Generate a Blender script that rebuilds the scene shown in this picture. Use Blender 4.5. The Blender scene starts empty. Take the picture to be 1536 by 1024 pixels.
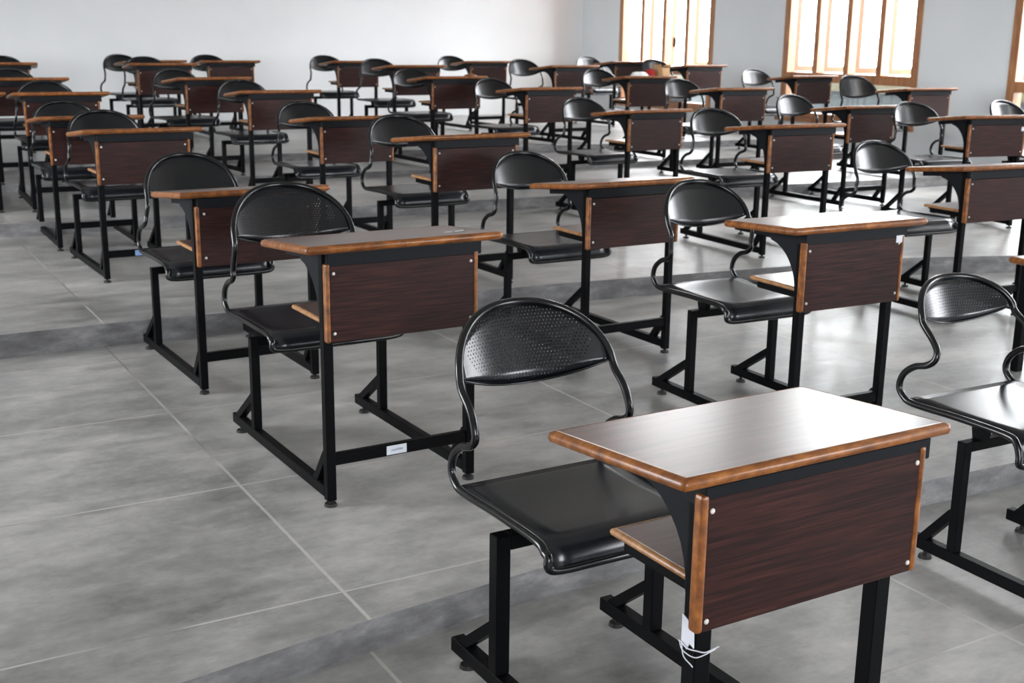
import bpy, bmesh, math, random
from mathutils import Vector, Matrix
random.seed(7)
PI = math.pi
SC = bpy.context.scene
COL = SC.collection

# ------------------------------------------------------------------ materials
def new_mat(name):
    m = bpy.data.materials.new(name); m.use_nodes = True
    nt = m.node_tree; b = nt.nodes['Principled BSDF']
    return m, nt, b, nt.nodes.new, nt.links.new
def simple(name, col, rough=.5, spec=.5, metal=0., coat=0.):
    m, nt, b, N, L = new_mat(name)
    b.inputs['Base Color'].default_value = (*col, 1); b.inputs['Roughness'].default_value = rough
    b.inputs['Specular IOR Level'].default_value = spec; b.inputs['Metallic'].default_value = metal
    b.inputs['Coat Weight'].default_value = coat; b.inputs['Coat Roughness'].default_value = .12
    return m
def math_node(nt, op, a, b=None):
    n = nt.nodes.new('ShaderNodeMath'); n.operation = op
    for i, v in enumerate((a, b)):
        if v is None: continue
        if isinstance(v, (int, float)): n.inputs[i].default_value = v
        else: nt.links.new(v, n.inputs[i])
    return n.outputs[0]
def ramp(nt, fac, stops):
    r = nt.nodes.new('ShaderNodeValToRGB'); e = r.color_ramp.elements
    while len(e) < len(stops): e.new(.5)
    for k, (p, c) in zip(e, stops): k.position = p; k.color = (*c, 1)
    nt.links.new(fac, r.inputs[0]); return r.outputs[0]
def mapped_noise(nt, scale_vec, scale, detail=4, rough=.55, coord='Object'):
    tc = nt.nodes.new('ShaderNodeTexCoord'); mp = nt.nodes.new('ShaderNodeMapping')
    mp.inputs['Scale'].default_value = scale_vec
    nt.links.new(tc.outputs[coord], mp.inputs[0])
    n = nt.nodes.new('ShaderNodeTexNoise'); n.inputs['Scale'].default_value = scale
    n.inputs['Detail'].default_value = detail; n.inputs['Roughness'].default_value = rough
    nt.links.new(mp.outputs[0], n.inputs['Vector']); return n.outputs[0]
def wood(name, stops, stretch, scale, rough, coat=0., spec=.5, bump=.05, croughness=.15):
    m, nt, b, N, L = new_mat(name)
    f = mapped_noise(nt, stretch, scale, 6, .62)
    L(ramp(nt, f, stops), b.inputs['Base Color'])
    b.inputs['Roughness'].default_value = rough; b.inputs['Coat Weight'].default_value = coat
    b.inputs['Coat Roughness'].default_value = croughness; b.inputs['Specular IOR Level'].default_value = spec
    bp = N('ShaderNodeBump'); bp.inputs['Strength'].default_value = bump; bp.inputs['Distance'].default_value = .001
    L(f, bp.inputs['Height']); L(bp.outputs[0], b.inputs['Normal'])
    return m

M_STEEL = simple('black_steel', (.0022, .0023, .0027), .4, .07)
M_TUBE = simple('black_enamel_tube', (.0035, .0037, .0042), .2, .4)
M_GUSSET = simple('dark_steel_plate', (.005, .0062, .008), .5, .12)
M_SCREW = simple('screw_cap', (.55, .53, .5), .35, .6)
M_RUBBER = simple('rubber', (.012, .011, .01), .6, .3)
WALNUT = [(.30, (.007, .0022, .002)), (.46, (.018, .0054, .0046)), (.6, (.034, .0105, .0078)), (.78, (.066, .022, .0145))]
M_PANEL = wood('walnut_laminate', WALNUT, (1.0, 3, 30), 6.5, .45, .02, .15, croughness=.3)
M_TOP = wood('walnut_laminate_top', [(.3, (.046, .018, .014)), (.5, (.075, .031, .024)), (.75, (.115, .053, .041))], (1.1, 14, 4), 5, .31, .35, .6, .03, .27)
M_EDGE = wood('teak_edge', [(.3, (.075, .022, .0045)), (.5, (.185, .060, .012)), (.7, (.33, .125, .028))], (2.5, 6, 3), 9, .36, .12, .35, .04)
M_SHELFEDGE = wood('pale_shelf_edge', [(.3, (.20, .085, .03)), (.7, (.42, .22, .095))], (2.5, 6, 3), 9, .4, .1, .4, .04)
M_RAW = wood('raw_ply_edge', [(.3, (.33, .2, .09)), (.7, (.55, .37, .2))], (2, 2, 40), 6, .6)

def seat_mat(name, holes, alpha=True):
    m, nt, b, N, L = new_mat(name)
    b.inputs['Base Color'].default_value = (.003, .0035, .0048, 1) if holes else (.007, .008, .0105, 1)
    b.inputs['Roughness'].default_value = .235; b.inputs['Specular IOR Level'].default_value = .42 if holes else .36
    b.inputs['Coat Weight'].default_value = .0; b.inputs['Coat Roughness'].default_value = .22
    tc = N('ShaderNodeTexCoord'); sp = N('ShaderNodeSeparateXYZ'); L(tc.outputs['Object'], sp.inputs[0])
    X = sp.outputs[0]; Z = sp.outputs[2] if holes else sp.outputs[1]
    p = .0088; q = p * 1.732
    def cell(ox, oz):
        a = math_node(nt, 'SUBTRACT', math_node(nt, 'FRACT', math_node(nt, 'ADD', math_node(nt, 'DIVIDE', X, p), 50 + ox)), .5)
        c = math_node(nt, 'SUBTRACT', math_node(nt, 'FRACT', math_node(nt, 'ADD', math_node(nt, 'DIVIDE', Z, q), 50 + oz)), .5)
        a = math_node(nt, 'MULTIPLY', a, p); c = math_node(nt, 'MULTIPLY', c, q)
        return math_node(nt, 'SQRT', math_node(nt, 'ADD', math_node(nt, 'MULTIPLY', a, a), math_node(nt, 'MULTIPLY', c, c)))
    d = math_node(nt, 'MINIMUM', cell(0, 0), cell(.5, .5))
    if holes:
        ex = math_node(nt, 'DIVIDE', X, .165); ez = math_node(nt, 'DIVIDE', math_node(nt, 'SUBTRACT', Z, .712), .078)
        inside = math_node(nt, 'LESS_THAN', math_node(nt, 'ADD', math_node(nt, 'MULTIPLY', ex, ex), math_node(nt, 'MULTIPLY', ez, ez)), 1.)
        hole = math_node(nt, 'MULTIPLY', math_node(nt, 'LESS_THAN', d, .00155), inside)
        al = math_node(nt, 'SUBTRACT', 1., hole)
        if alpha: L(al, b.inputs['Alpha'])
        dim = math_node(nt, 'MULTIPLY', math_node(nt, 'LESS_THAN', d, .0028), inside)
    else:
        dim = math_node(nt, 'LESS_THAN', d, .002)
    bp = N('ShaderNodeBump'); bp.inputs['Strength'].default_value = .22 if holes else .1; bp.inputs['Distance'].default_value = .0008
    bp.invert = True; L(dim, bp.inputs['Height']); L(bp.outputs[0], b.inputs['Normal'])
    return m
M_BACK = seat_mat('perforated_black_steel', True)
M_BACKF = seat_mat('finely_dimpled_black_steel', True, False)
M_SEAT = seat_mat('dimpled_black_steel', False)

def floor_mat():
    m, nt, b, N, L = new_mat('polished_cement_tiles')
    big = mapped_noise(nt, (1, 1, 1), .9, 5, .6); mid = mapped_noise(nt, (1.3, 2.6, 1), 3.2, 8, .68); fine = mapped_noise(nt, (1, 1, 1), 42, 4, .6)
    f = math_node(nt, 'ADD', math_node(nt, 'MULTIPLY', big, .5), math_node(nt, 'ADD', math_node(nt, 'MULTIPLY', mid, .42), math_node(nt, 'MULTIPLY', fine, .08)))
    base = ramp(nt, f, [(.38, (.15, .147, .142)), (.47, (.25, .246, .237)), (.55, (.355, .346, .33)), (.66, (.50, .48, .45))])
    tc = N('ShaderNodeTexCoord'); sp = N('ShaderNodeSeparateXYZ'); L(tc.outputs['Object'], sp.inputs[0])
    def line(v, off, pitch, w):
        a = math_node(nt, 'FRACT', math_node(nt, 'ADD', math_node(nt, 'DIVIDE', math_node(nt, 'SUBTRACT', v, off), pitch), 20.5))
        a = math_node(nt, 'ABSOLUTE', math_node(nt, 'SUBTRACT', a, .5))
        return math_node(nt, 'LESS_THAN', a, w / pitch)
    wob = math_node(nt, 'MULTIPLY', math_node(nt, 'SUBTRACT', mid, .5), .006)
    xs = math_node(nt, 'ADD', sp.outputs[0], wob); ysl = math_node(nt, 'ADD', sp.outputs[1], wob)
    ln = math_node(nt, 'MAXIMUM', line(xs, .998, 1.379, .0046), line(ysl, 2.523, .812, .0036))
    mx = N('ShaderNodeMix'); mx.data_type = 'RGBA'; L(math_node(nt, 'MULTIPLY', ln, .68), mx.inputs[0])
    cx_ = math_node(nt, 'FLOOR', math_node(nt, 'DIVIDE', math_node(nt, 'SUBTRACT', sp.outputs[0], .998), 1.379)); cy_ = math_node(nt, 'FLOOR', math_node(nt, 'DIVIDE', math_node(nt, 'SUBTRACT', sp.outputs[1], 2.523), .812))
    cb_ = N('ShaderNodeCombineXYZ'); L(cx_, cb_.inputs[0]); L(cy_, cb_.inputs[1]); wn = N('ShaderNodeTexWhiteNoise'); L(cb_.outputs[0], wn.inputs[0])
    tone = N('ShaderNodeHueSaturation'); L(base, tone.inputs['Color']); L(math_node(nt, 'ADD', math_node(nt, 'MULTIPLY', wn.outputs[0], .2), .9), tone.inputs['Value']); L(tone.outputs[0], mx.inputs[6])
    gcol = ramp(nt, mapped_noise(nt, (1, 1, 1), 1.3, 2), [(.40, (.16, .15, .14)), (.52, (.50, .48, .44))]); L(gcol, mx.inputs[7])
    L(mx.outputs[2], b.inputs['Base Color'])
    rr = N('ShaderNodeMapRange'); L(mid, rr.inputs[0]); rr.inputs[1].default_value = .3; rr.inputs[2].default_value = .7; rr.inputs[3].default_value = .30; rr.inputs[4].default_value = .46
    L(rr.outputs[0], b.inputs['Roughness']); b.inputs['Specular IOR Level'].default_value = .45
    bp = N('ShaderNodeBump'); bp.inputs['Strength'].default_value = .12; bp.inputs['Distance'].default_value = .002
    L(math_node(nt, 'ADD', fine, math_node(nt, 'MULTIPLY', ln, -.6)), bp.inputs['Height']); L(bp.outputs[0], b.inputs['Normal'])
    return m
M_FLOOR = floor_mat()
def riser_mat():
    m, nt, b, N, L = new_mat('raw_cement_riser')
    f = mapped_noise(nt, (1, 1, 2.5), 5, 8, .68)
    L(ramp(nt, f, [(.33, (.085, .083, .084)), (.5, (.145, .143, .144)), (.66, (.25, .246, .243))]), b.inputs['Base Color'])
    b.inputs['Roughness'].default_value = .75
    bp = N('ShaderNodeBump'); bp.inputs['Strength'].default_value = .5; bp.inputs['Distance'].default_value = .004
    L(f, bp.inputs['Height']); L(bp.outputs[0], b.inputs['Normal'])
    return m
M_RISER = riser_mat()
def plaster(name, c1, c2):
    m, nt, b, N, L = new_mat(name)
    f = mapped_noise(nt, (1, 1, 1), 1.1, 4, .5)
    L(ramp(nt, f, [(.35, c1), (.65, c2)]), b.inputs['Base Color']); b.inputs['Roughness'].default_value = .7; b.inputs['Specular IOR Level'].default_value = .25
    return m
M_WALLR = plaster('pale_blue_grey_paint', (.72, .755, .77), (.76, .795, .81))
M_WALLB = plaster('white_paint', (.70, .715, .72), (.745, .755, .76))
M_CEIL = simple('ceiling_paint', (.8, .8, .78), .8, .2)
M_FRAME = wood('window_frame_wood', [(.3, (.24, .10, .04)), (.5, (.38, .165, .07)), (.7, (.5, .24, .11))], (5, 5, 1), 4, .4, .15)
M_LEAF = simple('varnished_shutter', (.17, .088, .040), .45, .3)
M_OUT1 = plaster('outside_cream_render', (.085, .073, .047), (.10, .087, .058))
M_OUT2 = plaster('outside_blue_grey_render', (.05, .056, .06), (.062, .068, .072))
M_GROUND = simple('outside_ground', (.2, .2, .18), .9, .2)
M_PAPER = simple('paper_white', (.55, .56, .6), .6, .3)
M_STICK = simple('sticker_white', (.62, .66, .72), .45, .4)
M_BLUE = simple('label_pale_blue', (.22, .36, .62), .45, .4)
M_DBLUE = simple('label_dull_blue', (.05, .085, .15), .45, .4)
M_INK = simple('ink', (.03, .04, .12), .6, .3)
M_TAPE = simple('yellowed_tape', (.45, .42, .25), .5, .3)
M_CARD = simple('cardboard', (.48, .30, .15), .8, .2)
M_RED = simple('red_cloth', (.42, .03, .03), .7, .2)
M_BAG = simple('white_plastic_bag', (.85, .85, .83), .5, .4)
def glass_mat():
    m = bpy.data.materials.new('window_glass'); m.use_nodes = True; nt = m.node_tree; nt.nodes.clear()
    o = nt.nodes.new('ShaderNodeOutputMaterial'); mx = nt.nodes.new('ShaderNodeMixShader'); t = nt.nodes.new('ShaderNodeBsdfTransparent'); g = nt.nodes.new('ShaderNodeBsdfGlossy')
    g.inputs['Roughness'].default_value = .02; t.inputs[0].default_value = (.95, .97, .96, 1)
    fr = nt.nodes.new('ShaderNodeFresnel'); fr.inputs[0].default_value = 1.25
    nt.links.new(fr.outputs[0], mx.inputs[0]); nt.links.new(t.outputs[0], mx.inputs[1]); nt.links.new(g.outputs[0], mx.inputs[2]); nt.links.new(mx.outputs[0], o.inputs[0])
    return m
M_GLASS = glass_mat()

# ------------------------------------------------------------------ mesh helpers
def link(name, bm, mats, parent=None, smooth=False):
    me = bpy.data.meshes.new(name)
    bmesh.ops.recalc_face_normals(bm, faces=bm.faces)
    bm.to_mesh(me); bm.free()
    for m in (mats if isinstance(mats, (list, tuple)) else [mats]): me.materials.append(m)
    if smooth:
        for p in me.polygons: p.use_smooth = True
    o = bpy.data.objects.new(name, me); COL.objects.link(o)
    if parent: o.parent = parent
    return o
def box(bm, x0, x1, y0, y1, z0, z1, bev=0., mi=0):
    vs = [bm.verts.new((x, y, z)) for x in (x0, x1) for y in (y0, y1) for z in (z0, z1)]
    idx = [(0, 1, 3, 2), (4, 6, 7, 5), (0, 4, 5, 1), (2, 3, 7, 6), (0, 2, 6, 4), (1, 5, 7, 3)]
    fs = [bm.faces.new([vs[i] for i in f]) for f in idx]
    for f in fs: f.material_index = mi
    if bev: 
        es = list({e for f in fs for e in f.edges})
        bmesh.ops.bevel(bm, geom=es, offset=bev, segments=2 if bev > .004 else 1, affect='EDGES', profile=.5)
    return vs
def bar(bm, a, b, w, h, up=(0, 0, 1)):
    """rectangular bar from a to b, w sideways, h along up"""
    a, b = Vector(a), Vector(b); d = (b - a).normalized(); s = d.cross(Vector(up)).normalized(); u = s.cross(d)
    vs = [bm.verts.new(p + s * i * w / 2 + u * j * h / 2) for p in (a, b) for i, j in ((-1, -1), (1, -1), (1, 1), (-1, 1))]
    for f in ((0, 1, 2, 3), (7, 6, 5, 4), (0, 4, 5, 1), (1, 5, 6, 2), (2, 6, 7, 3), (3, 7, 4, 0)): bm.faces.new([vs[i] for i in f])
def prism(bm, pts, axis, a, b):
    """polygon pts extruded along axis from a to b"""
    def P(p, t):
        return (t, p[0], p[1]) if axis == 'x' else (p[0], t, p[1]) if axis == 'y' else (p[0], p[1], t)
    A = [bm.verts.new(P(p, a)) for p in pts]; B = [bm.verts.new(P(p, b)) for p in pts]; n = len(pts)
    bm.faces.new(A); bm.faces.new(B[::-1])
    for i in range(n): bm.faces.new([A[i], A[(i + 1) % n], B[(i + 1) % n], B[i]])
def smooth_pts(pts, n=5, closed=False):
    P = [Vector(p) for p in pts]; out = []; L = len(P)
    rng = range(L if closed else L - 1)
    for i in rng:
        p0 = P[(i - 1) % L] if closed or i > 0 else P[0]; p1 = P[i]; p2 = P[(i + 1) % L]; p3 = P[(i + 2) % L] if closed or i + 2 < L else P[-1]
        for k in range(n):
            t = k / n
            out.append(.5 * ((2 * p1) + (p2 - p0) * t + (2 * p0 - 5 * p1 + 4 * p2 - p3) * t * t + (3 * p1 - p0 - 3 * p2 + p3) * t ** 3))
    if not closed: out.append(P[-1])
    return out
def tube(bm, pts, r, seg=8, closed=False):
    n = len(pts); rings = []; prev = None
    for i, p in enumerate(pts):
        a = pts[(i - 1) % n] if closed or i else pts[0]; b = pts[(i + 1) % n] if closed or i < n - 1 else pts[-1]
        t = (b - a).normalized()
        if prev is None:
            u = t.orthogonal().normalized()
        else:
            u = (prev - t * prev.dot(t)).normalized()
        prev = u; v = t.cross(u)
        rings.append([bm.verts.new(p + (u * math.cos(k * 2 * PI / seg) + v * math.sin(k * 2 * PI / seg)) * r) for k in range(seg)])
    if closed:
        # find best twist for the closing ring
        best = min(range(seg), key=lambda s: sum((rings[-1][k].co - rings[0][(k + s) % seg].co).length for k in range(seg)))
    for i in range(n if closed else n - 1):
        A = rings[i]; B = rings[(i + 1) % n]; s = best if closed and i == n - 1 else 0
        for k in range(seg): bm.faces.new([A[k], A[(k + 1) % seg], B[(k + 1 + s) % seg], B[(k + s) % seg]])
    if not closed:
        bm.faces.new(rings[0][::-1]); bm.faces.new(rings[-1])
def cyl(bm, x, y, z0, z1, r, seg=12, r2=None):
    r2 = r if r2 is None else r2
    A = [bm.verts.new((x + r * math.cos(2 * PI * k / seg), y + r * math.sin(2 * PI * k / seg), z0)) for k in range(seg)]
    B = [bm.verts.new((x + r2 * math.cos(2 * PI * k / seg), y + r2 * math.sin(2 * PI * k / seg), z1)) for k in range(seg)]
    bm.faces.new(A[::-1]); bm.faces.new(B)
    for k in range(seg): bm.faces.new([A[k], A[(k + 1) % seg], B[(k + 1) % seg], B[k]])
def empty(name, loc, rz=0):
    o = bpy.data.objects.new(name, None); COL.objects.link(o); o.location = loc; o.rotation_euler = (0, 0, rz)
    o.empty_display_size = .1; return o
def struct(name, bm, mats, parent=None, smooth=False):
    o = link(name, bm, mats, parent, smooth)
    if parent is None: o['kind'] = 'structure'
    return o

# ------------------------------------------------------------------ the desk with its attached seat
BASE = dict(w=.028, W=.593, ya=-.022, yb=.351, tf=.758, tr=.720, Wr=.596, Lx=.226, Ly=.842, Py=.666, Ph=.369, Px=.230, Pb=.487, Pyf=.002, sx=.204, st=.671, sb=.516, Sx=.208, Syr=.888, Syf=.465, Sz=.419, Lz=.371, yt=.922, zt=.795, bw=.203)
NEAR = {
 'near': dict(holes=1, w=.034, W=.597, ya=-.043, yb=.339, tf=.750, tr=.720, Wr=.612, Lx=.224, Ly=.855, Py=.681, Ph=.379, Px=.250, Pb=.477, Pyf=-.028, sx=.229, st=.683, sb=.495, Sx=.205, Syr=.885, Syf=.478, Sz=.422, Lz=.380, yt=.972, zt=.807, bw=.211),
 'second': dict(holes=1, dx=-.012, W=.610, ya=-.033, yb=.324, tf=.767, tr=.737, Wr=.614, Lx=.240, Ly=.851, Py=.660, Ph=.364, Px=.239, Pb=.489, Pyf=.004, sx=.214, st=.682, sb=.514, Sx=.222, Syr=.935, Syf=.484, Sz=.405, Lz=.368, yt=.940, zt=.822, bw=.219),
 'middle': dict(W=.575, ya=.004, yb=.347, tf=.752, tr=.734, Wr=.592, Lx=.204, Ly=.839, Py=.636, Ph=.361, Px=.216, Pb=.474, Pyf=.036, sx=.192, st=.670, sb=.502, Sx=.188, Syr=.878, Syf=.432, Sz=.412, Lz=.369, yt=.912, zt=.795, bw=.198),
 'left': dict(W=.579, ya=-.012, tf=.763, tr=.727, Wr=.595, Lx=.235, Ly=.844, Ph=.378, sx=.199, st=.680, sb=.519, Sx=.216, zt=.815),
 'window': dict(Syr=.95, Syf=.52, yt=1.0, zt=.83, bw=.222, Sx=.222),
 'right': dict(holes=1, Lx=.213, Ly=.810, Py=.681, Sx=.216, Syr=.892, Syf=.486, Sz=.436, Lz=.370, yt=.954, zt=.755, bw=.192),
}
def edge_profile(t):
    r = t / 2
    return [(0, 0), (.004, -.0006), (r * .8 + .003, -r * .35), (r + .0035, -r), (r * .8 + .003, -r * 1.65), (.004, -t + .0006), (0, -t)]
def board(g_top, parent, name, x_f, x_r, y0, y1, zf, zr, t, mat_top, mat_edge, cr=.012, open_left=False):
    """laminated board with a bull-nosed wooden edge band; x_f / x_r half widths at front and rear"""
    rows = []
    ins = t / 2 + .0035
    def outline(off):
        P = []
        for (cx, cy, a0) in ((x_r, y1, 0), (-x_r, y1, 90), (-x_f, y0, 180), (x_f, y0, 270)):
            sx = 1 if cx > 0 else -1; sy = 1 if cy == y1 else -1
            c = (cx - sx * cr, cy - sy * cr)
            for k in range(5):
                a = math.radians(a0 + 90 * k / 4); rr = max(cr - off, .0005)
                ccx = c[0] - sx * max(0, off - cr); ccy = c[1] - sy * max(0, off - cr)
                P.append((ccx + rr * math.cos(a), ccy + rr * math.sin(a)))
        return P
    def z(y): return zf + (zr - zf) * (y - y0) / (y1 - y0)
    bm = bmesh.new(); P = outline(ins)
    A = [bm.verts.new((x, y, z(y))) for x, y in P]; B = [bm.verts.new((x, y, z(y) - t)) for x, y in P]
    bm.faces.new(A); bm.faces.new(B[::-1])
    for i in range(len(P)): bm.faces.new([A[i], A[(i + 1) % len(P)], B[(i + 1) % len(P)], B[i]])
    top = link(name, bm, mat_top, parent)
    bm = bmesh.new(); prof = edge_profile(t); rings = []
    for off, dz in prof:
        P = outline(ins - off)
        rings.append([bm.verts.new((x, y, z(y) + dz + .0003)) for x, y in P])
    for a in range(len(rings)):
        R, S = rings[a], rings[(a + 1) % len(rings)]
        for i in range(len(R)): bm.faces.new([R[i], R[(i + 1) % len(R)], S[(i + 1) % len(R)], S[i]])
    link('edge_band', bm, mat_edge, top, smooth=True)
    return top
def make_desk(spec=None, detail=True):
    g = dict(BASE); g.update(spec or {})
    root = empty('school_desk', (0, 0, 0))
    Lx, Ly, Py, Ph = g['Lx'], g['Ly'], g['Py'], g['Ph']; w = g['w']
    ly = max(0., g['Pyf'] + .018); pf_ = g['Pyf']
    zt = lambda y: g['tf'] + (g['tr'] - g['tf']) * (y - g['ya']) / (g['yb'] - g['ya'])
    for s in (-1, 1):
        xa, xb = (s * Lx, s * (Lx - w)) if s > 0 else (-Lx, -Lx + w); xa, xb = min(xa, xb), max(xa, xb)
        xc = (xa + xb) / 2
        bm = bmesh.new(); box(bm, xa, xb, ly, ly + w, .018, zt(ly) - .026, .0018); link('leg', bm, M_STEEL, root)
        bm = bmesh.new(); box(bm, xa, xb, Py - w, Py, .058, Ph, .0018); link('seat_post', bm, M_STEEL, root)
        bm = bmesh.new(); box(bm, xa, xb, ly + w, Ly, .024, .058, .0018); link('base_rail', bm, M_STEEL, root)
        bm = bmesh.new(); bar(bm, (xc, Ly - .035, .05), (xc, Py - .006, .165), .026, .024, (0, 1, 0)); link('brace', bm, M_STEEL, root)
        bm = bmesh.new(); bar(bm, (xc, ly + w + .075, .05), (xc, ly + w - .004, .155), .026, .024, (0, 1, 0)); link('brace', bm, M_STEEL, root)
        for yy in (ly + w / 2, Ly - .05):
            bm = bmesh.new(); cyl(bm, xc, yy, 0, .009, .019, 14, .017); cyl(bm, xc, yy, .009, .026, .006, 8); link('foot_pad', bm, M_RUBBER, root)
        # arm that carries the top, and the curved gusset plate
        bm = bmesh.new(); bar(bm, (xc, ly + w, zt(ly + w) - .035), (xc, .30, zt(.30) - .035), .022, .022); link('top_arm', bm, M_GUSSET, root)
        bm = bmesh.new(); y0 = ly + w; zt0 = zt(y0) - .045
        arc = [(y0 + .125 * (1 - math.sin(t * PI / 2)) ** 1.15, zt0 - .02 - .155 * (1 - math.cos(t * PI / 2)) ** .8) for t in [i / 8 for i in range(9)]]
        prism(bm, [(y0 - .002, zt0 + .012), (y0 + .135, zt(y0 + .135) - .045)] + arc + [(y0 - .002, zt0 - .18)], 'x', xa, xa + .004 if s < 0 else xa + .004)
        link('gusset_plate', bm, M_GUSSET, root)
    bm = bmesh.new(); box(bm, -Lx + w, Lx - w, ly + .004, ly + w - .004, .122, .157, .0015); link('cross_bar', bm, M_STEEL, root)
    bm = bmesh.new(); box(bm, -Lx + w, Lx - w, Py - w, Py, Ph - w, Ph, .0018); link('seat_bar', bm, M_STEEL, root)
    bm = bmesh.new(); box(bm, -g['Px'] + .008, g['Px'] + .012, pf_ + .001, ly + .032, zt(ly) - .062, zt(ly) - .023, .002); link('top_beam', bm, M_GUSSET, root)
    for s in (-1, 1):
        bm = bmesh.new(); zb_ = g['Sz'] - .022; prism(bm, [(g['Syf'] + .06, g['Sz'] - .008), (g['Syf'] + .07, zb_), (Py - w - .012, zb_), (Py - w - .004, Ph - .001), (Py + .004, Ph - .001), (Py + .012, zb_), (g['Syr'] - .06, zb_), (g['Syr'] - .05, g['Sz'] - .008)], 'x', s * .14 - .012, s * .14 + .012)
        link('seat_bracket', bm, M_STEEL, root)
    # table top, book shelf
    board(g, root, 'tabletop', g['W'] / 2, g['Wr'] / 2, g['ya'], g['yb'], g['tf'], g['tr'], .024, M_TOP, M_EDGE, .012)
    sy0, sy1 = ly + .03, ly + .262
    sh = board(g, root, 'book_shelf', Lx - .008, Lx - .008, sy0, sy1, .545, .545, .015, M_TOP, M_SHELFEDGE, .004)
    for s in (-1, 1):
        bm = bmesh.new(); box(bm, s * (Lx - .03) - .009, s * (Lx - .03) + .009, ly + w - .01, sy1 - .03, .508, .530)
        link('shelf_bracket', bm, M_STEEL, root)
    # modesty panel
    px, pb, pt, pf = g['Px'], g['Pb'], g['st'] + .026, g['Pyf']
    bm = bmesh.new(); box(bm, -px + .014, px - .014, pf, pf + .018, pb, pt - .006, .0008); pan = link('front_panel', bm, M_PANEL, root)
    for s in (-1, 1):
        bm = bmesh.new(); a, b_ = sorted((s * (px - .0145), s * px)); box(bm, a, b_, pf - .0025, pf + .021, pb - .001, pt + .001, .0055); link('edge_strip', bm, M_EDGE, pan, smooth=False)
    for x in (-g['sx'], g['sx']):
        for z in (g['st'], g['sb']):
            bm = bmesh.new()
            m = Matrix.Translation((x, pf - .001, z)) @ Matrix.Scale(.6, 4, (0, 1, 0))
            bmesh.ops.create_uvsphere(bm, u_segments=10, v_segments=6, radius=.0048, matrix=m); link('screw', bm, M_SCREW, pan, smooth=True)
    # seat: one bent tube, sheet steel seat and curved back
    Sx, Syr, Syf, Sz, Lz = g['Sx'], g['Syr'], g['Syf'], g['Sz'], g['Lz']
    r = .0095; zc = Sz - .004; bw = g['bw'] - .008
    ytop = g['yt']; ztop = g['zt'] - .008; zb = .645
    dx = g.get('dx', 0.)
    def back_y(x, z): return ytop - 1.5 * x * x - .44 * (ztop - z)
    side = [(Sx, Syf - .004, Lz - .004), (Sx, Syf - .001, Lz + .018), (Sx, Syf + .012, zc - .014), (Sx, Syf + .045, zc - .001), (Sx, (Syf + Syr) / 2, zc), (Sx, Syr - .055, zc - .004), (Sx, Syr - .015, zc + .008), (Sx, Syr + .002, zc + .035), (Sx, Syr - .01, zc + .072),
            (Sx - .001, Syr - .045, zc + .100), (Sx * .9 + bw * .1, Syr - .082, zc + .112), (Sx * .75 + bw * .25, Syr - .104, zc + .130), (Sx * .5 + bw * .5, Syr - .103, zc + .155), (Sx * .2 + bw * .8, (Syr - .103) * .45 + back_y(bw, .612) * .55 - .003, .612)]
    arch = [(math.cos(t) ** .88, math.sin(t) ** .88) for t in [PI / 2 * k / 9 for k in range(9)]] + [(0., 1.)]
    a_pts = [(bw * u, back_y(bw * u, zb + (ztop - zb) * v), zb + (ztop - zb) * v) for u, v in arch]
    half = side + a_pts[:-1]
    sh_ = lambda z: dx * min(max((z - .5) / .12, 0), 1)
    loop = [(-x + sh_(z), y, z) for x, y, z in half] + [(dx, *a_pts[-1][1:])] + [(x + sh_(z), y, z) for x, y, z in half[::-1]]
    loop += [(Sx * .85, Syf - .005, Lz - .012), (Sx * .5, Syf - .005, Lz - .013), (0, Syf - .005, Lz - .013), (-Sx * .5, Syf - .005, Lz - .013), (-Sx * .85, Syf - .005, Lz - .012)]
    bm = bmesh.new(); tube(bm, smooth_pts(loop, 4 if detail else 2, True), r, 10 if detail else 6, True); link('seat_frame', bm, M_TUBE, root, smooth=True)
    bm = bmesh.new()
    prof = [(Syr - .03, Sz + .001), (Syr - .06, Sz + .0015)] + [(Syr - .06 - (Syr - Syf - .115) * k / 5, Sz + .001 - .004 * math.sin(PI * k / 5)) for k in range(1, 6)] + [(Syf + .034, Sz + .0005), (Syf + .018, Sz - .0035), (Syf + .006, Sz - .012), (Syf - .001, Sz - .024), (Syf - .005, (Sz + Lz) / 2 - .012), (Syf - .008, Lz - .002)]
    top = [[bm.verts.new((x, y, z)) for x in [(-1 + 2 * k / 8) * (Sx - .006) for k in range(9)]] for y, z in prof]
    bot = [[bm.verts.new((v.co.x, v.co.y + (.001 if i > len(prof) - 4 else 0), v.co.z - .0035)) for v in row] for i, row in enumerate(top)]
    for R, flip in ((top, 0), (bot, 1)):
        for i in range(len(R) - 1):
            for k in range(8): bm.faces.new([R[i][k], R[i][k + 1], R[i + 1][k + 1], R[i + 1][k]])
    for i in range(len(top) - 1):
        for k in (0, 8): bm.faces.new([top[i][k], top[i + 1][k], bot[i + 1][k], bot[i][k]])
    for i in (0, len(top) - 1):
        for k in range(8): bm.faces.new([top[i][k], top[i][k + 1], bot[i][k + 1], bot[i][k]])
    link('seat', bm, M_SEAT, root, smooth=True)
    bm = bmesh.new(); n = 22
    def z_hi(u):
        u = abs(u)
        for (u0, v0), (u1, v1) in zip(arch[::-1], arch[::-1][1:]):
            if u0 <= u <= u1 or (u > 1.0 and u1 >= 1): return zb + (ztop - zb) * (v0 + (v1 - v0) * (u - u0) / (u1 - u0)) if u1 > u0 else zb
        return .645
    F, Bk = [], []
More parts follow.
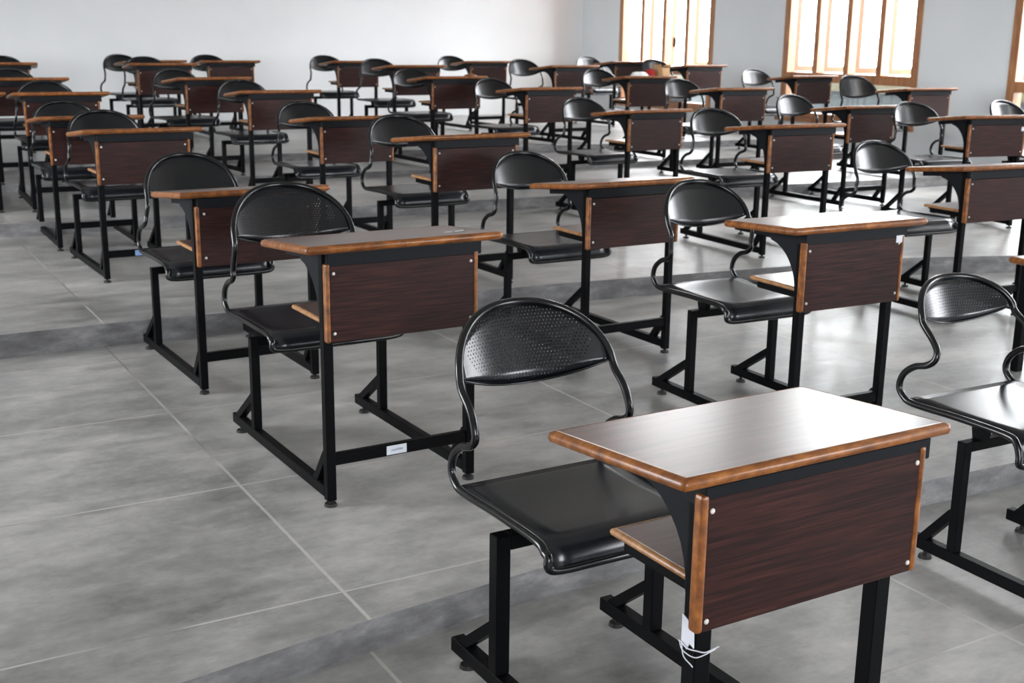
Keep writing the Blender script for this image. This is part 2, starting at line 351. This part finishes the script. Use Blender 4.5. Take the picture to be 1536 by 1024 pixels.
    for k in range(n + 1):
        u = -.975 + 1.95 * k / n; x = bw * u
        hi = z_hi(u) - .003; lo = .668 - .042 * (1 - abs(u) ** 2.2)
        lo = min(lo, hi - .004)
        F.append([bm.verts.new((x, back_y(x, lo + (hi - lo) * j / 6) - .0035, lo + (hi - lo) * j / 6)) for j in range(7)])
        Bk.append([bm.verts.new((v.co.x, v.co.y + .0025, v.co.z)) for v in F[-1]])
    for k in range(n):
        for j in range(6):
            bm.faces.new([F[k][j], F[k + 1][j], F[k + 1][j + 1], F[k][j + 1]]); bm.faces.new([Bk[k][j], Bk[k][j + 1], Bk[k + 1][j + 1], Bk[k + 1][j]])
        for j in (0, 6): bm.faces.new([F[k][j], F[k + 1][j], Bk[k + 1][j], Bk[k][j]])
    for k in (0, n):
        for j in range(6): bm.faces.new([F[k][j], F[k][j + 1], Bk[k][j + 1], Bk[k][j]])
    bk = link('backrest', bm, M_BACK if g.get('holes') else M_BACKF, root, smooth=True)
    bk.location.x = dx
    bm = bmesh.new(); lip = []
    for k in range(n + 1):
        v = bk.data.vertices[0]; u = -.975 + 1.95 * k / n; x = bw * u; lo = min(.668 - .042 * (1 - abs(u) ** 2.2), z_hi(u) - .007)
        lip.append(Vector((x, back_y(x, lo) - .002, lo)))
    tube(bm, lip, .0028, 6); link('backrest_rim', bm, M_TUBE, bk, smooth=True)
    root['g'] = 0; del root['g']
    return root, g, ly
def copy_desk(src, loc, rz):
    r = src.copy(); COL.objects.link(r); r.location = loc; r.rotation_euler = (0, 0, rz)
    for ch in src.children:
        c = ch.copy(); COL.objects.link(c); c.parent = r
        for s in ch.children:
            d = s.copy(); COL.objects.link(d); d.parent = c
    return r

# ------------------------------------------------------------------ the stepped floor
HS = [0, .082, .184, .268, .318, .385]
RX = [-4.2, 0., 1.2, 2.2, 3.3, 5.4, 6.6, 9.42]
def riser_y(k, x):
    t = {1: [(-4.2, 2.1), (.3, 2.25), (1.0, 2.36), (1.5, 2.41), (2.2, 2.41), (3.3, 2.36), (5.4, 2.2), (9.42, 1.7)],
         2: [(-4.2, 5.1), (0, 5.19), (1.2, 5.2), (2.2, 5.13), (3.3, 5.06), (5.4, 4.82), (6.0, 4.6), (6.6, 4.36), (9.42, 3.9)]}.get(k)
    if t is None: return [0, 0, 0, 7.60, 9.17, 10.2][k] - .0717 * (x - 3)
    for (a, ya), (b, yb) in zip(t, t[1:]):
        if a <= x <= b: return ya + (yb - ya) * (x - a) / (b - a)
YB, XR, XL, YF, ZC = 14.4, 9.42, -4.2, -3.4, 3.95
bm = bmesh.new()
xs = sorted(set([XL + (XR - XL) * k / 60 for k in range(61)]))
def yk(k, x):
    if k == 0: return YF
    if k == 6: return YB
    return riser_y(k, min(max(x, XL), XR))
for i in range(len(xs) - 1):
    a, b = xs[i], xs[i + 1]
    for k in range(6):
        z = HS[k]
        q = [bm.verts.new((a, yk(k, a), z)), bm.verts.new((b, yk(k, b), z)), bm.verts.new((b, yk(k + 1, b), z)), bm.verts.new((a, yk(k + 1, a), z))]
        bm.faces.new(q)
        if k:
            z0 = HS[k - 1]
            q = [bm.verts.new((a, yk(k, a), z0)), bm.verts.new((b, yk(k, b), z0)), bm.verts.new((b, yk(k, b), z)), bm.verts.new((a, yk(k, a), z))]
            f = bm.faces.new(q); f.material_index = 1
bmesh.ops.remove_doubles(bm, verts=bm.verts, dist=1e-5)
fl = struct('floor', bm, [M_FLOOR, M_RISER])

# ------------------------------------------------------------------ room shell
bm = bmesh.new(); box(bm, XL - .2, XR + .2, YB, YB + .2, -.1, ZC); struct('wall_back', bm, M_WALLB)
bm = bmesh.new(); box(bm, XL - .2, XR + .2, YF - .2, YB + .2, ZC, ZC + .15); struct('ceiling', bm, M_CEIL)
WZ0, WZ1 = .58, 3.25
WINS = [(11.56, 13.50), (8.42, 10.34), (5.42, 7.38), (2.35, 4.3), (-.75, 1.2)]
XI, XO = 9.42, 9.62     # inner and outer face of the window wall
def wall_with_holes(name, xi, xo, wins, mat):
    bm = bmesh.new(); ys = sorted([YF, YB] + [v for w_ in wins for v in w_])
    lo, hi = min(xi, xo), max(xi, xo)
    for a, b in zip(ys, ys[1:]):
        if any(abs(a - w_[0]) < 1e-6 for w_ in wins):
            box(bm, lo, hi, a, b, -.1, WZ0); box(bm, lo, hi, a, b, WZ1, ZC)
        else: box(bm, lo, hi, a, b, -.1, ZC)
    return struct(name, bm, mat)
wall_with_holes('wall_right', XI, XO, WINS, M_WALLR)
ADDED_LEFT = [(4.4, 7.2)]  # unseen opening added to let in more daylight from the left
wall_with_holes('wall_left', XL, XL - .2, ADDED_LEFT, M_WALLB)
# front wall behind the camera, with two unseen openings added for front light
bm = bmesh.new()
ADDED_FRONT = [(-1.4, .5), (4.6, 7.4)]
xsf = sorted([XL - .2, XR + .2] + [v for w_ in ADDED_FRONT for v in w_])
for a, b in zip(xsf, xsf[1:]):
    if any(abs(a - w_[0]) < 1e-6 for w_ in ADDED_FRONT): box(bm, a, b, YF - .2, YF, -.1, 1.0); box(bm, a, b, YF - .2, YF, 2.6, ZC)
    else: box(bm, a, b, YF - .2, YF, -.1, ZC)
struct('wall_front', bm, M_WALLB)

def window(n, y0, y1, leaf_angles):
    """four-light casement window in the right-hand wall: frame, lower fixed lights, opened leaves above"""
    bm = bmesh.new(); x0, x1 = XI - .012, XI + .10; zr = 1.02; w_ = .085
    box(bm, x0, x1, y0, y0 + w_, WZ0, WZ1, .003); box(bm, x0, x1, y1 - w_, y1, WZ0, WZ1, .003)
    box(bm, x0, x1, y0 + w_, y1 - w_, WZ0, WZ0 + .06, .003); box(bm, x0, x1, y0 + w_, y1 - w_, WZ1 - .07, WZ1, .003)
    box(bm, x0, x1, y0 + w_, y1 - w_, zr - .05, zr + .045, .003)
    cells = []; W = (y1 - y0 - 2 * w_); cw = (W - 3 * .07) / 4
    for k in range(4):
        a = y0 + w_ + k * (cw + .07); cells.append((a, a + cw))
        if k < 3: box(bm, x0, x1, a + cw, a + cw + .07, zr + .045, WZ1 - .07, .003)
    fr = struct('window_%d' % n, bm, M_FRAME)
    bm = bmesh.new()
    box(bm, XI + .045, XI + .05, y0 + w_, y1 - w_, WZ0 + .06, zr - .05); link('lower_pane', bm, M_GLASS, fr)
    bm = bmesh.new(); box(bm, XI - .06, XI - .012, y0 - .02, y1 + .02, WZ0 - .04, WZ0, .004); link('window_sill', bm, M_FRAME, fr)
    for (a, b), ang in zip(cells, leaf_angles):
        if ang is None: continue
        z0, z1 = zr + .05, WZ1 - .075; h = b; L = (b - a)          # hinged on the far jamb, opened outwards
        bm = bmesh.new(); box(bm, 0, .035, -L, 0, z0, z0 + .06, .002); box(bm, 0, .035, -L, 0, z1 - .06, z1, .002); box(bm, 0, .035, -.055, 0, z0 + .06, z1 - .06, .002); box(bm, 0, .035, -L, -L + .055, z0 + .06, z1 - .06, .002)
        M = Matrix.Translation((XI + .10, h, 0)) @ Matrix.Rotation(math.radians(ang), 4, 'Z')
        bm.transform(M); lf = link('casement_leaf', bm, M_LEAF, fr)
        bm = bmesh.new(); box(bm, .014, .019, -L + .055, -.055, z0 + .06, z1 - .06); bm.transform(M); link('leaf_pane', bm, M_GLASS, lf)
        bm = bmesh.new(); box(bm, -.03, 0., -L + .012, -L + .03, 1.30, 1.42, .002); bm.transform(M); link('leaf_handle', bm, M_GUSSET, lf)
    return fr
window(1, *WINS[0], [86, None, 86, None]); window(2, *WINS[1], [84, 80, 86, 88]); window(3, *WINS[2], [84, 86, 84, 80])
window(4, *WINS[3], [84, 86, 84, 80]); window(5, *WINS[4], [84, 86, 84, 80])
# outside: a low cream parapet beyond the windows and the ground below
bm = bmesh.new(); box(bm, 11.1, 11.3, -4, 22, -.6, .80, 0); struct('trim_1', bm, M_OUT2)
bm = bmesh.new(); box(bm, 11.04, 11.36, -4, 22, .80, .93, 0); struct('trim_2', bm, M_OUT1)
bm = bmesh.new(); v = [bm.verts.new(p) for p in ((-60, -60, -.62), (80, -60, -.62), (80, 80, -.62), (-60, 80, -.62))]; bm.faces.new(v); struct('trim_3', bm, M_GROUND)

# ------------------------------------------------------------------ desks
protos = {k: make_desk(v) for k, v in NEAR.items()}
std = make_desk()
far = make_desk(None, False)
DESKS = [  # tier, x, y, yaw, prototype, label
 (0, 1.378, 1.385, .010, 'near', 'nearest desk, its whole glossy brown top in view, torn white tag on its left leg'),
 (0, 2.747, 1.345, -.022, 'right', 'black perforated seat cut by the right photo edge, desk outside, right of nearest desk'),
 (1, 1.404, 3.025, .023, 'second', 'second nearest desk on the left, white sticker on the low bar between its legs'),
 (1, 2.874, 2.725, -.026, 'middle', 'desk and seat just behind the nearest desk, white sticker at its panel corner'),
 (1, 1.397, 4.294, .022, 'left', 'desk right behind the left desk with white bar sticker, dull blue label on seat bar'),
 (1, 2.882, 3.981, .018, 'std', 'middle desk directly behind the nearest perforated backrest, on the first step'),
 (1, 4.896, 3.793, -.069, 'std', 'desk at right frame edge, white scrap on panel corner, right leg outside the photo'),
 (2, 1.415, 6.07, .020, 'std', 'left aisle desk with pale blue label on its low bar, first on the second step'),
 (2, 2.767, 6.590, .010, 'std', 'second step desk left of centre, tabletop ending at the third seat back from the left'),
 (2, 1.373, 7.10, -.008, 'std', 'left aisle desk half hidden behind the seat of the desk with pale blue bar label'),
 (2, 2.784, 5.161, .021, 'std', 'centre desk at the second step front edge, its large seat back just left of centre'),
 (2, 4.865, 5.134, -.058, 'std', 'right of centre desk at second step front edge, shiny seat visible on its left'),
 (2, 4.910, 6.573, .048, 'std', 'desk between the centre column and the window column, back row of second step'),
 (2, 6.819, 6.485, -.006, 'std', 'desk with bright rear edge below the middle window, seat back strongly lit at left'),
 (2, 6.746, 5.318, -.165, 'std', 'slightly turned desk near right edge, below the wall strip between two windows'),
 (2, 7.850, 5.282, .009, 'std', 'seat back showing under the right window at the photo edge, desk outside frame'),
 (3, 2.833, 8.091, .012, 'std', 'third step desk left of centre, in front of the free standing back row desk'),
 (3, 5.005, 8.07, .058, 'std', 'third step desk at top centre with a white paper sheet lying on it'),
 (3, 6.578, 7.650, -.018, 'std', 'third step desk just left of the brightly lit seat under the middle window'),
 (3, 1.407, 8.145, -.040, 'far', 'left aisle desk on the third step, its tabletop right end against the white wall'),
 (3, .79, 8.22, .0, 'far', 'desk at far left photo edge, only its right end beside the third step aisle desk'),
 (3, 8.259, 7.226, -.061, 'window', 'desk against the window wall between middle and right windows, highest on the right'),
 (4, 2.707, 9.217, .096, 'far', 'fourth step desk left of centre, its seat back below the free standing back row desk'),
 (4, 4.736, 9.14, .024, 'far', 'fourth step desk in the middle with a crumpled brown wrapper on its right end'),
 (4, 6.579, 8.935, -.018, 'far', 'fourth step desk below the left window, white bag and cardboard box on it'),
 (4, 8.437, 8.806, .001, 'far', 'fourth step desk at lower left corner of middle window, top edge glaring white'),
 (4, 1.375, 9.324, -.006, 'far', 'left edge desk on the fourth step, second highest tabletop at left frame edge'),
 (5, 4.833, 10.113, .019, 'far', 'top step desk, front row, left of centre, with long lit orange front edge'),
 (5, 2.739, 10.820, -.041, 'far', 'top step desk, front row, at left, overlapping the leftmost back row desk'),
 (5, 6.462, 10.006, .087, 'far', 'top step desk, front row, centre right, curved seat back with white highlight'),
 (5, 8.170, 10.144, .014, 'far', 'top step desk directly beneath the right part of the left window'),
 (5, 3.673, 11.916, -.010, 'far', 'back row desk free against the white wall, second from left of its row'),
 (5, 4.991, 11.843, .034, 'far', 'back row desk left of centre, its black seat outlined on the white wall'),
 (5, 6.536, 11.846, .028, 'far', 'back row desk at the centre of the white wall, third from the window side'),
 (5, 8.426, 11.823, .049, 'far', 'back row desk nearest the wall corner and the left window'),
 (5, 1.431, 11.02, -.135, 'far', 'highest desk at the left edge of the photo, on the top step'),
 (5, 2.978, 11.982, .203, 'far', 'turned back row desk at left, seat back leftmost of the back row'),
]
first = {}
desk_by = []
for t, x, y, a, kind, lab in DESKS:
    if kind in protos: src = protos[kind]
    elif kind == 'std': src = std
    else: src = far
    if kind not in first: r = src[0]; r.location = (x, y, HS[t]); r.rotation_euler = (0, 0, a); first[kind] = r
    else: r = copy_desk(src[0], (x, y, HS[t]), a)
    r['label'] = lab; r['category'] = 'desk'; r['group'] = 'classroom desks with attached black seats'
    desk_by.append((r, src[1], src[2]))
# small stickers belonging to single desks (parts of those desks)
def label_part(i, name, x0, x1, y, z0, z1, mat, lab=None, ink=False):
    r = desk_by[i][0]; bm = bmesh.new(); box(bm, x0, x1, y - .0012, y, z0, z1)
    o = link(name, bm, mat, r)
    if lab: o['label'] = lab
    if ink:
        bm = bmesh.new(); n = 11; w_ = x1 - x0; zc = (z0 + z1) / 2
        P = [Vector((x0 + w_ * (.22 + .58 * k / n), y - .0022, zc + (.006 if k % 2 else -.005) * random.uniform(.4, 1))) for k in range(n + 1)]
        tube(bm, P, .0006, 5); bmesh.ops.recalc_face_normals(bm, faces=bm.faces); link('handwriting', bm, M_INK, o)
    return o
ly = lambda i: desk_by[i][2]
label_part(2, 'inventory_sticker', -.052, .012, ly(2) + .0035, .126, .153, M_STICK, 'white handwritten sticker', True)
label_part(7, 'inventory_sticker', -.07, -.012, ly(7) + .0035, .126, .153, M_BLUE, 'pale blue sticker')
gD = desk_by[4][1]
label_part(4, 'seat_bar_label', -.03, .075, gD['Py'] - .0375, gD['Ph'] - .03, gD['Ph'] - .006, M_DBLUE, 'dull blue label')
gA = desk_by[2][1]
label_part(2, 'seat_bar_label', -.09, -.055, gA['Py'] - .0375, gA['Ph'] - .034, gA['Ph'] - .008, M_BLUE, 'bright blue label')
gC = desk_by[3][1]
o = label_part(3, 'panel_sticker', gC['Px'] - .038, gC['Px'] - .008, gC['Pyf'] - .0005, gC['st'] + .002, gC['st'] + .026, M_PAPER, 'small white sticker')
gN = desk_by[6][1]
label_part(6, 'panel_sticker', gN['Px'] - .045, gN['Px'] - .018, gN['Pyf'] - .0005, gN['st'] - .01, gN['st'] + .022, M_PAPER, 'small white sticker')
gL = desk_by[14][1]
label_part(14, 'panel_sticker', gL['Px'] - .035, gL['Px'] - .012, gL['Pyf'] - .0005, gL['st'] - .02, gL['st'] + .006, M_STICK, 'small greyish sticker')
del first

def tape(i, x, y, z, w_, h_, rot, lab):
    bm = bmesh.new(); prism(bm, [(-w_, -h_), (w_, -h_ * .8), (w_ * .9, h_), (-w_ * .7, h_ * .7)], 'y', -.0008, .0008)
    o = link('tape_piece', bm, M_TAPE, desk_by[i][0]); o.location = (x, y, z); o.rotation_euler = rot; o['label'] = lab
tape(2, .178, .872, .668, .020, .008, (0, .35, .5), 'yellowed tape on the backrest corner')
tape(3, .208, .80, .575, .008, .02, (0, .05, .3), 'pale tape hanging from the tube')

# ------------------------------------------------------------------ camera
f_px, pitch, roll, cam_z, YAW = 1803.39, .247494, .012609, 1.3924, .525614
cam = bpy.data.cameras.new('camera'); co = bpy.data.objects.new('camera', cam); COL.objects.link(co)
cam.sensor_width = 36; cam.lens = 36 * f_px / 1536; cam.clip_end = 300
R = Matrix.Rotation(-YAW, 4, 'Z') @ Matrix.Rotation(PI / 2 - pitch, 4, 'X') @ Matrix.Rotation(roll, 4, 'Z')
co.matrix_world = Matrix.Translation((0, 0, cam_z)) @ R
cam.dof.use_dof = True; cam.dof.focus_distance = 2.5; cam.dof.aperture_fstop = 9.
SC.camera = co

# ------------------------------------------------------------------ loose things
def tag(o, label, cat, group=None):
    o['label'] = label; o['category'] = cat
    if group: o['group'] = group
def on_desk(i, lx, ly_, lz):
    r = desk_by[i][0]; a = r.rotation_euler[2]
    return (r.location.x + lx * math.cos(a) - ly_ * math.sin(a), r.location.y + lx * math.sin(a) + ly_ * math.cos(a), r.location.z + lz)
g0 = desk_by[0][1]; l0 = ly(0)
# torn paper tag tied with string round the near desk's left leg
bm = bmesh.new()
pts = [(-.0, .012), (.026, -.004), (.030, -.055), (.018, -.048), (.010, -.062), (.0, -.052)]
pts = [(0, 0), (.03, -.012), (.032, -.05), (.021, -.046), (.014, -.06), (.004, -.052), (0, -.058)]
prism(bm, [(-p[0], p[1]) for p in pts], 'x', -.0008, .0008)
tg = link('paper_tag', bm, M_PAPER); tg.location = on_desk(0, -g0['Lx'] - .0015, l0 + .034, .482); tg.rotation_euler = (0, 0, .01)
tag(tg, 'torn white paper tag tied on the nearest desk left leg below its panel', 'tag')
bm = bmesh.new()
P = [(-.001, .006, -.052), (-.003, -.002, -.050), (-.004, -.020, -.054), (.0, -.042, -.050), (.012, -.047, -.053), (.026, -.05, -.049), (.036, -.052, -.046)]
tube(bm, smooth_pts([(p[0], p[1], p[2]) for p in P], 4), .0011, 6)
tube(bm, smooth_pts([(-.004, -.006, -.052), (-.006, -.014, -.07), (-.004, -.03, -.078), (-.002, -.034, -.082)], 4), .0011, 6)
tube(bm, smooth_pts([(-.004, 0, -.05), (-.007, -.012, -.06), (-.004, -.038, -.062), (.01, -.046, -.058), (.03, -.05, -.05)], 4), .001, 6)
st = link('string', bm, M_PAPER, tg, smooth=True)
# bag, pouch and carton on a far desk
def blob(name, loc, sx, sy, sz, mat, label, cat, seed):
    bm = bmesh.new(); bmesh.ops.create_icosphere(bm, subdivisions=3, radius=1.)
    rnd = random.Random(seed); ph = [rnd.uniform(0, 6) for _ in range(6)]
    for v in bm.verts:
        n = v.co.normalized(); k = 1 + .10 * math.sin(5 * n.x + ph[0]) * math.cos(4 * n.y + ph[1]) + .08 * math.sin(7 * n.z + ph[2]) + .05 * math.sin(11 * n.x + ph[3])
        v.co = Vector((n.x * sx * k, n.y * sy * k, max(n.z, -.35) * sz * k))
    z0 = min(v.co.z for v in bm.verts)
    for v in bm.verts: v.co.z = max(v.co.z - z0, 0)
    o = link(name, bm, mat, smooth=True); o.location = loc; tag(o, label, cat); return o
iB = 24; gb = desk_by[iB][1]
def top_z(g, y): return g['tf'] + (g['tr'] - g['tf']) * (y - g['ya']) / (g['yb'] - g['ya'])
blob('plastic_bag', on_desk(iB, -.02, .14, top_z(gb, .14) + .007), .085, .06, .028, M_BAG, 'white crumpled plastic bag on a fourth step desk under the left window', 'bag', 3)
blob('cloth_pouch', on_desk(iB, .12, .17, top_z(gb, .17) + .007), .045, .05, .05, M_RED, 'small red cloth pouch between the white bag and the cardboard box', 'pouch', 5)
bm = bmesh.new(); box(bm, -.055, .055, -.05, .05, 0, .07, .002)
cb = link('cardboard_box', bm, M_CARD); cb.location = on_desk(iB, .245, .16, top_z(gb, .16) + .007); cb.rotation_euler = (-.1, 0, .3); tag(cb, 'small open cardboard box beside the red pouch under the left window', 'box')
bm = bmesh.new(); bar(bm, (.055, 0, .07), (.095, 0, .10), .09, .003); link('box_flap', bm, M_CARD, cb)
bm = bmesh.new(); bar(bm, (-.055, 0, .07), (-.075, 0, .105), .09, .003); link('box_flap', bm, M_CARD, cb)
i15 = 23; g15 = desk_by[i15][1]
blob('paper_wrapper', on_desk(i15, .20, .13, top_z(g15, .13) + .005), .05, .035, .018, M_EDGE, 'crumpled brown wrapper on the right end of a fourth step desk', 'wrapper', 8)
i17 = 17; g17 = desk_by[i17][1]
bm = bmesh.new(); bar(bm, (-.10, .10, 0), (.04, .12, .0), .09, .0012); 
for v in bm.verts: v.co.z += .004 + .01 * abs(v.co.x) * 3
pp = link('paper_sheet', bm, M_PAPER); pp.location = on_desk(i17, -.02, .05, top_z(g17, .15) - .002); pp.rotation_euler = (-.1, 0, .4); tag(pp, 'white sheet of paper lying on a third step desk near the centre top', 'paper')
gA = desk_by[2][1]
def scrap(lx, lyy, w_, h_, rz):
    bm = bmesh.new(); prism(bm, [(-w_, -h_), (w_ * .6, -h_ * .7), (w_, h_ * .3), (w_ * .1, h_), (-w_ * .8, h_ * .6)], 'z', 0, .0012)
    return bm
bm = scrap(0, 0, .022, .008, 0)
for k, (lx, lyy) in enumerate(((.17, .06), (.215, .075))):
    o = link('paper_scrap', scrap(0, 0, .02 if k else .014, .006, 0), M_PAPER); o.location = on_desk(2, lx, lyy, top_z(gA, lyy) + .0012); o.rotation_euler = (-.08, 0, .3 * k)
    tag(o, ['smaller white paper scrap on the second left desk top, left of its twin', 'larger white paper scrap on the second left desk top, nearer its right end'][k], 'scrap', 'paper scraps on the second left desk')
bm.free()
# low table at the right frame edge
lt = empty('low_table', (4.53, 2.9, HS[1]), -.02)
tag(lt, 'low wooden topped table at the right frame edge, only its left tip showing', 'table')
board({}, lt, 'tabletop', .38, .38, -.26, .26, .475, .475, .028, M_TOP, M_EDGE, .02)
for sx_ in (-1, 1):
    for sy_ in (-1, 1):
        bm = bmesh.new(); box(bm, sx_ * .32 - .018, sx_ * .32 + .018, sy_ * .2 - .018, sy_ * .2 + .018, 0, .447, .002); link('leg', bm, M_STEEL, lt)
for sy_ in (-1, 1):
    bm = bmesh.new(); box(bm, -.302, .302, sy_ * .195 - .015, sy_ * .195 + .015, .40, .447); link('apron', bm, M_STEEL, lt)

# ------------------------------------------------------------------ light: bright overcast sky through the windows and the added wall openings
wd = bpy.data.worlds.new('sky'); SC.world = wd; wd.use_nodes = True
bg = wd.node_tree.nodes['Background']; bg.inputs[0].default_value = (.955, .98, 1.03, 1); bg.inputs[1].default_value = 24.0
def portal(name, loc, rot, sx_, sy_):
    l = bpy.data.lights.new(name, 'AREA'); l.shape = 'RECTANGLE'; l.size = sx_; l.size_y = sy_; l.cycles.is_portal = True
    o = bpy.data.objects.new(name, l); COL.objects.link(o); o.location = loc; o.rotation_euler = rot
hz = (WZ0 + WZ1) / 2; hh = WZ1 - WZ0
for k, (a, b) in enumerate(WINS): portal('window_daylight', (XO + .01, (a + b) / 2, hz), (0, PI / 2, 0), hh, b - a)
for k, (a, b) in enumerate(ADDED_LEFT): portal('window_daylight', (XL - .21, (a + b) / 2, hz), (0, -PI / 2, 0), hh, b - a)  # sky light for the added left opening
for a, b in ADDED_FRONT: portal('window_daylight', ((a + b) / 2, YF - .21, 1.8), (PI / 2, 0, 0), b - a, 1.6)  # sky light for the added front openings
SC.cycles.max_bounces = 8; SC.cycles.diffuse_bounces = 5; SC.cycles.glossy_bounces = 4; SC.cycles.transparent_max_bounces = 12
SC.cycles.use_denoising = True
SC.cycles.sample_clamp_indirect = 8
SC.cycles.caustics_reflective = False; SC.cycles.caustics_refractive = False
SC.view_settings.view_transform = 'Standard'; SC.view_settings.look = 'None'; SC.view_settings.gamma = 1.; SC.view_settings.use_curve_mapping = False
SC.view_settings.exposure = 0.16
